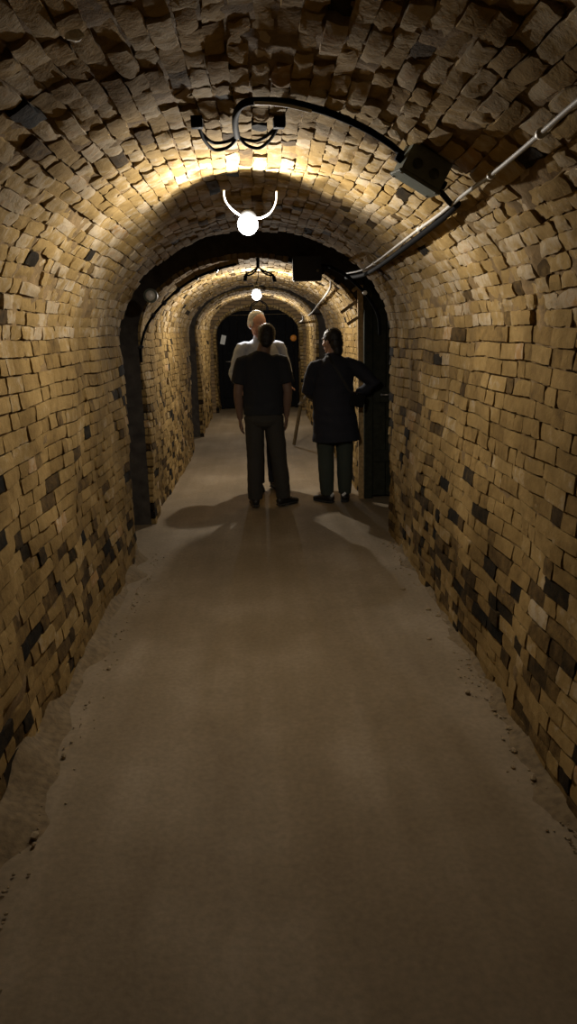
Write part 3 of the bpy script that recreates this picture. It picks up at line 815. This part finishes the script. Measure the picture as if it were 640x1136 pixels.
# ---- the man in the black T-shirt, seen from behind
def man_tee():
    root = empty('person', (at(296, 562, 7.0).x, 7.0, 0), label='person in black T-shirt and dark trousers seen from behind, feet apart, arms hanging', cat='person')
    sh = {-1: Vector((-.185, 0, 1.385)), 1: Vector((.185, 0, 1.385))}
    el = {-1: Vector((-.235, -.02, 1.09)), 1: Vector((.232, -.015, 1.09))}
    wr = {-1: Vector((-.225, .035, .85)), 1: Vector((.215, .045, .86))}
    hip = {-1: Vector((-.088, 0, .88)), 1: Vector((.088, 0, .88))}
    kn = {-1: Vector((-.098, .015, .47)), 1: Vector((.130, .02, .47))}
    an = {-1: Vector((-.110, -.01, .09)), 1: Vector((.165, -.01, .09))}
    b_ = Body()
    b_.loft([(0, 0, .84, .150, .105), (0, 0, .92, .165, .115), (0, 0, 1.05, .155, .110), (0, 0, 1.2, .165, .112), (0, 0, 1.33, .165, .10), (0, -.005, 1.41, .11, .075), (.012, 0, 1.45, .065, .058), (.035, .008, 1.53, .058, .056)], 20)
    for q in (-1, 1):
        b_.loft([tuple(sh[q] + Vector((0, 0, -.03))) + (.046, .046), tuple(sh[q].lerp(el[q], .5)) + (.050, .050), tuple(el[q]) + (.042, .042), tuple(el[q].lerp(wr[q], .3)) + (.043, .041), tuple(wr[q]) + (.027, .024)], 14)
        hand(b_, wr[q], (0, .12, -1), (-q, 0, 0), 1 if q < 0 else -1, .45)
        b_.loft(leg_rings(hip[q], kn[q], an[q], .078, .052, .038), 14)
        b_.loft([tuple(an[q]) + (.036, .040), tuple(an[q] + Vector((0, .03, -.045))) + (.036, .03)], 12)
    hm = Matrix.Translation((.048, .012, 1.585)) @ Matrix.Rotation(.10, 4, 'Y') @ Matrix.Rotation(-.15, 4, 'X') @ Matrix.Scale(.96, 4)
    b_.merge(head_shape(), hm)
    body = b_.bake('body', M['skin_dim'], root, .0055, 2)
    hr = Body(); hr.ell((0, -.022, .042), (.086, .101, .092)); hr.ell((0, -.052, -.005), (.078, .064, .080)); hr.ell((0, -.062, -.055), (.056, .040, .045))
    h2 = Body(); h2.merge(hr, hm); h2.bake('hair', M['hair'], root, .005, 1, .003, 60)
    add_face(root, hm, M['hair'])
    t_ = Body()
    t_.loft([(0, 0, .885, .188, .130), (0, 0, .93, .190, .135), (0, 0, 1.04, .186, .130), (0, 0, 1.18, .193, .128), (0, 0, 1.30, .200, .118), (0, -.002, 1.375, .185, .100), (.006, -.004, 1.425, .125, .080), (.015, 0, 1.455, .072, .066)], 24, round_ends=False)
    for q in (-1, 1):
        e2 = sh[q].lerp(el[q], .72) + Vector((q*.006, 0, 0))
        t_.loft([tuple(sh[q] + Vector((-q*.10, 0, .0))) + (.045, .055), tuple(sh[q] + Vector((-q*.045, 0, -.006))) + (.058, .066), tuple(sh[q] + Vector((q*.005, 0, -.022))) + (.066, .070), tuple(sh[q].lerp(el[q], .18)) + (.070, .072), tuple(sh[q].lerp(el[q], .4)) + (.072, .073), tuple(e2) + (.074, .074)], 16, round_ends=False)
    t_.bake('tshirt', M['tee'], root, .006, 7, .005, 8)
    p_ = Body()
    p_.loft([(0, 0, .935, .160, .110), (0, 0, .885, .172, .122), (0, 0, .83, .178, .132)], 22)
    for q in (-1, 1): p_.loft(leg_rings(hip[q] + Vector((0, 0, -.02)), kn[q], an[q] + Vector((0, 0, -.015)), .098, .078, .070), 16, round_ends=False)
    p_.bake('trousers', M['trousers'], root, .006, 2, .005, 7)
    for q in (-1, 1): shoe(root, an[q], .12 if q < 0 else -.85)
    return root
man_tee()

# ---- the woman in the navy coat
def woman():
    root = empty('person', (at(372, 560, 7.05).x, 7.05, 0), label='person in long navy coat and grey-green trousers, right elbow out, bag strap across the back', cat='person')
    sh = {-1: Vector((-.175, 0, 1.325)), 1: Vector((.165, 0, 1.335))}
    el = {-1: Vector((-.245, .03, 1.08)), 1: Vector((.385, -.02, 1.135))}
    wr = {-1: Vector((-.15, .21, 1.0)), 1: Vector((.225, .01, 1.055))}
    hip = {-1: Vector((-.09, 0, .84)), 1: Vector((.09, 0, .84))}
    kn = {-1: Vector((-.088, .01, .46)), 1: Vector((.098, .02, .46))}
    an = {-1: Vector((-.082, -.01, .085)), 1: Vector((.095, .02, .085))}
    b_ = Body()
    b_.loft([(0, 0, .80, .160, .110), (0, 0, .90, .175, .125), (0, 0, 1.05, .150, .110), (0, 0, 1.2, .155, .112), (0, 0, 1.29, .150, .10), (0, 0, 1.36, .10, .07), (-.005, 0, 1.40, .056, .054), (-.01, .008, 1.47, .050, .050)], 20)
    for q in (-1, 1):
        b_.loft([tuple(sh[q] + Vector((0, 0, -.03))) + (.044, .044), tuple(sh[q].lerp(el[q], .5)) + (.046, .046), tuple(el[q]) + (.038, .038), tuple(el[q].lerp(wr[q], .3)) + (.037, .037), tuple(wr[q]) + (.024, .022)], 14)
        b_.loft(leg_rings(hip[q], kn[q], an[q], .080, .052, .036), 14)
        b_.loft([tuple(an[q]) + (.034, .038), tuple(an[q] + Vector((0, .03, -.045))) + (.034, .03)], 12)
    hand(b_, wr[-1], (.75, .5, -.1), (0, -.2, -1), 1, .5, .92)
    hand(b_, wr[1], (-.80, .02, -.55), (-.3, .6, -.3), 1, .55, .92)
    hm = Matrix.Translation((-.02, .012, 1.535)) @ Matrix.Rotation(.85, 4, 'Z') @ Matrix.Rotation(-.10, 4, 'X') @ Matrix.Scale(.94, 4)
    b_.merge(head_shape(.97), hm)
    b_.bake('body', M['skin'], root, .0055, 2)
    hr = Body(); hr.ell((0, -.024, .042), (.084, .100, .092)); hr.ell((0, -.062, -.02), (.076, .062, .085)); hr.ell((.0, -.072, -.085), (.058, .045, .07))
    h2 = Body(); h2.merge(hr, hm); h2.bake('hair', M['hair'], root, .005, 1, .003, 45)
    add_face(root, hm, M['hair'])
    t_ = Body()
    t_.loft([(.015, 0, .605, .235, .165), (.012, 0, .70, .222, .158), (.0, 0, .86, .208, .152), (-.01, 0, 1.02, .196, .142), (-.01, 0, 1.16, .196, .138), (0, 0, 1.27, .192, .122), (0, -.002, 1.335, .165, .102), (-.005, -.004, 1.375, .105, .078), (-.008, 0, 1.415, .064, .062)], 26, round_ends=False)
    for q in (-1, 1):
        t_.loft([tuple(sh[q] + Vector((-q*.10, 0, .0))) + (.05, .05), tuple(sh[q] + Vector((-q*.045, 0, -.006))) + (.060, .064), tuple(sh[q] + Vector((q*.005, 0, -.022))) + (.068, .068), tuple(sh[q].lerp(el[q], .2)) + (.071, .071), tuple(sh[q].lerp(el[q], .5)) + (.072, .070), tuple(el[q]) + (.066, .062), tuple(el[q].lerp(wr[q], .45)) + (.058, .054), tuple(el[q].lerp(wr[q], .93)) + (.045, .042)], 16, Vector((0, 1, 0)) if q > 0 else Vector((1, 0, 0)))
    t_.bake('coat', M['coat'], root, .0065, 7, .007, 7)
    cl = Body(); cl.loft([(-.006, -.002, 1.385, .082, .072), (-.010, .0, 1.435, .066, .064)], 18, round_ends=False); cl.bake('coat_collar', M['coat'], root, .006, 1)
    p_ = Body()
    for q in (-1, 1): p_.loft(leg_rings(hip[q] + Vector((0, 0, -.02)), kn[q], an[q] + Vector((0, 0, -.0)), .098, .080, .062), 16, round_ends=False)
    p_.loft([(0, 0, .90, .16, .12), (0, 0, .80, .172, .125)], 20)
    p_.bake('trousers', M['green_trousers'], root, .006, 2, .004, 8)
    for q in (-1, 1): shoe(root, an[q], .75 if q < 0 else -.15, True, .25)
    # her crossbody bag
    bag = empty('shoulder_bag', (root.location.x, 7.05, 0), label='small black shoulder bag with a pale clasp at the hip of the navy coat', cat='bag')
    bm = bmesh.new(); add_box(bm, .205, -.125, 1.00, .15, .06, .13, Matrix.Rotation(.25, 4, 'Y') @ Matrix.Rotation(.5, 4, 'Z')); obj('bag_body', bm, M['leather'], bag, bevel=.012)
    bm = bmesh.new(); add_box(bm, .190, -.160, 1.045, .04, .012, .025, Matrix.Rotation(-.7, 4, 'Y') @ Matrix.Rotation(.5, 4, 'Z')); obj('clasp', bm, M['steel'], bag, bevel=.003)
    st = [(-.085, .055, 1.405), (-.06, -.05, 1.405), (-.02, -.115, 1.335), (.05, -.142, 1.22), (.12, -.150, 1.10), (.165, -.145, 1.05)]
    path = smooth_path(st, 6); bm = bmesh.new()
    for i in range(len(path)-1): box_between(bm, path[i], path[i+1] + (path[i+1]-path[i])*.1, .008 if False else .026, .005, Vector((0, -1, 0)))
    obj('strap', bm, M['leather'], bag)
    return root
woman()

# ---- the grey-haired man beyond, facing the camera side
def old_man():
    root = empty('person', (at(293, 500, 7.75).x, 7.75, 0), (0, 0, PI + .30), label='grey-haired person in pale rolled-sleeve shirt facing the visitors, head bowed', cat='person')
    # local +y is where he faces (towards the camera); local +x is the picture's left
    sh = {-1: Vector((-.20, 0, 1.50)), 1: Vector((.20, 0, 1.50))}
    el = {-1: Vector((-.275, .0, 1.215)), 1: Vector((.295, .02, 1.225))}
    wr = {-1: Vector((-.20, .20, 1.10)), 1: Vector((.25, .20, 1.075))}
    hip = {-1: Vector((-.09, 0, .94)), 1: Vector((.09, 0, .94))}
    kn = {-1: Vector((-.10, .02, .50)), 1: Vector((.08, .02, .50))}
    an = {-1: Vector((-.115, -.01, .09)), 1: Vector((.07, -.01, .09))}
    b_ = Body()
    b_.loft([(0, 0, .90, .155, .11), (0, 0, 1.0, .17, .12), (0, .01, 1.14, .165, .125), (0, 0, 1.3, .17, .12), (0, 0, 1.42, .155, .09), (0, 0, 1.50, .10, .068), (0, .008, 1.56, .064, .060), (0, .028, 1.63, .058, .056)], 20)
    for q in (-1, 1):
        b_.loft([tuple(sh[q] + Vector((0, 0, -.03))) + (.046, .046), tuple(sh[q].lerp(el[q], .5)) + (.050, .050), tuple(el[q]) + (.043, .043), tuple(el[q].lerp(wr[q], .3)) + (.044, .042), tuple(wr[q]) + (.028, .025)], 14)
        hand(b_, wr[q], (-q*.25, .9, -.15), (0, -.1, -1), -1 if q > 0 else 1, .5)
        b_.loft(leg_rings(hip[q], kn[q], an[q], .082, .055, .04), 14)
        b_.loft([tuple(an[q]) + (.036, .040), tuple(an[q] + Vector((0, .03, -.045))) + (.036, .03)], 12)
    hm = Matrix.Translation((.045, .055, 1.705)) @ Matrix.Rotation(.30, 4, 'Z') @ Matrix.Rotation(-.5, 4, 'X') @ Matrix.Scale(1.04, 4)
    b_.merge(head_shape(1.02), hm)
    b_.bake('body', M['skin_red'], root, .0055, 2)
    hr = Body(); hr.ell((0, -.038, .042), (.084, .084, .088)); hr.ell((0, -.055, -.005), (.074, .058, .07))
    for q in (-1, 1): hr.ell((q*.072, .0, .02), (.012, .03, .035))
    h2 = Body(); h2.merge(hr, hm); h2.bake('hair', M['grey_hair'], root, .005, 1, .003, 50)
    add_face(root, hm, M['grey_hair'])
    t_ = Body()
    t_.loft([(0, 0, .95, .182, .132), (0, 0, 1.02, .186, .140), (0, .01, 1.15, .186, .145), (0, 0, 1.3, .194, .138), (0, 0, 1.42, .200, .118), (0, 0, 1.49, .180, .100), (0, 0, 1.54, .118, .08), (0, .006, 1.575, .072, .066)], 24, round_ends=False)
    for q in (-1, 1):
        t_.loft([tuple(sh[q] + Vector((-q*.10, 0, .0))) + (.045, .055), tuple(sh[q] + Vector((-q*.045, 0, -.006))) + (.058, .066), tuple(sh[q] + Vector((q*.005, 0, -.022))) + (.065, .069), tuple(sh[q].lerp(el[q], .18)) + (.068, .070), tuple(sh[q].lerp(el[q], .5)) + (.066, .068), tuple(el[q]) + (.062, .062), tuple(el[q].lerp(wr[q], .22)) + (.060, .060)], 16, round_ends=False)
    t_.bake('shirt', M['shirt'], root, .006, 6, .008, 8)
    c_ = Body(); c_.loft([(0, .006, 1.555, .084, .078), (0, .014, 1.600, .070, .068)], 18, round_ends=False); c_.bake('collar', M['shirt'], root, .005, 1)
    for q in (-1, 1):
        c_ = Body(); c_.loft([tuple(el[q].lerp(wr[q], .14)) + (.065, .065), tuple(el[q].lerp(wr[q], .32)) + (.062, .062)], 16, round_ends=False); c_.bake('rolled_cuff', M['shirt'], root, .005, 1, .003, 30)
    for z in (1.10, 1.20, 1.30, 1.40):
        bm = bmesh.new(); cyl(bm, (0, .128, z), (0, .150 if z < 1.35 else .138, z), .007, seg=10); obj('button', bm, M['white'], root)
    p_ = Body()
    p_.loft([(0, 0, .975, .160, .112), (0, 0, .93, .170, .120), (0, 0, .87, .172, .126)], 22)
    for q in (-1, 1): p_.loft(leg_rings(hip[q] + Vector((0, 0, -.02)), kn[q], an[q] + Vector((0, 0, -.015)), .098, .076, .066), 16, round_ends=False)
    p_.bake('trousers', M['navy_trousers'], root, .006, 2, .005, 7)
    for q in (-1, 1): shoe(root, an[q], -q*.15)
    return root
old_man()
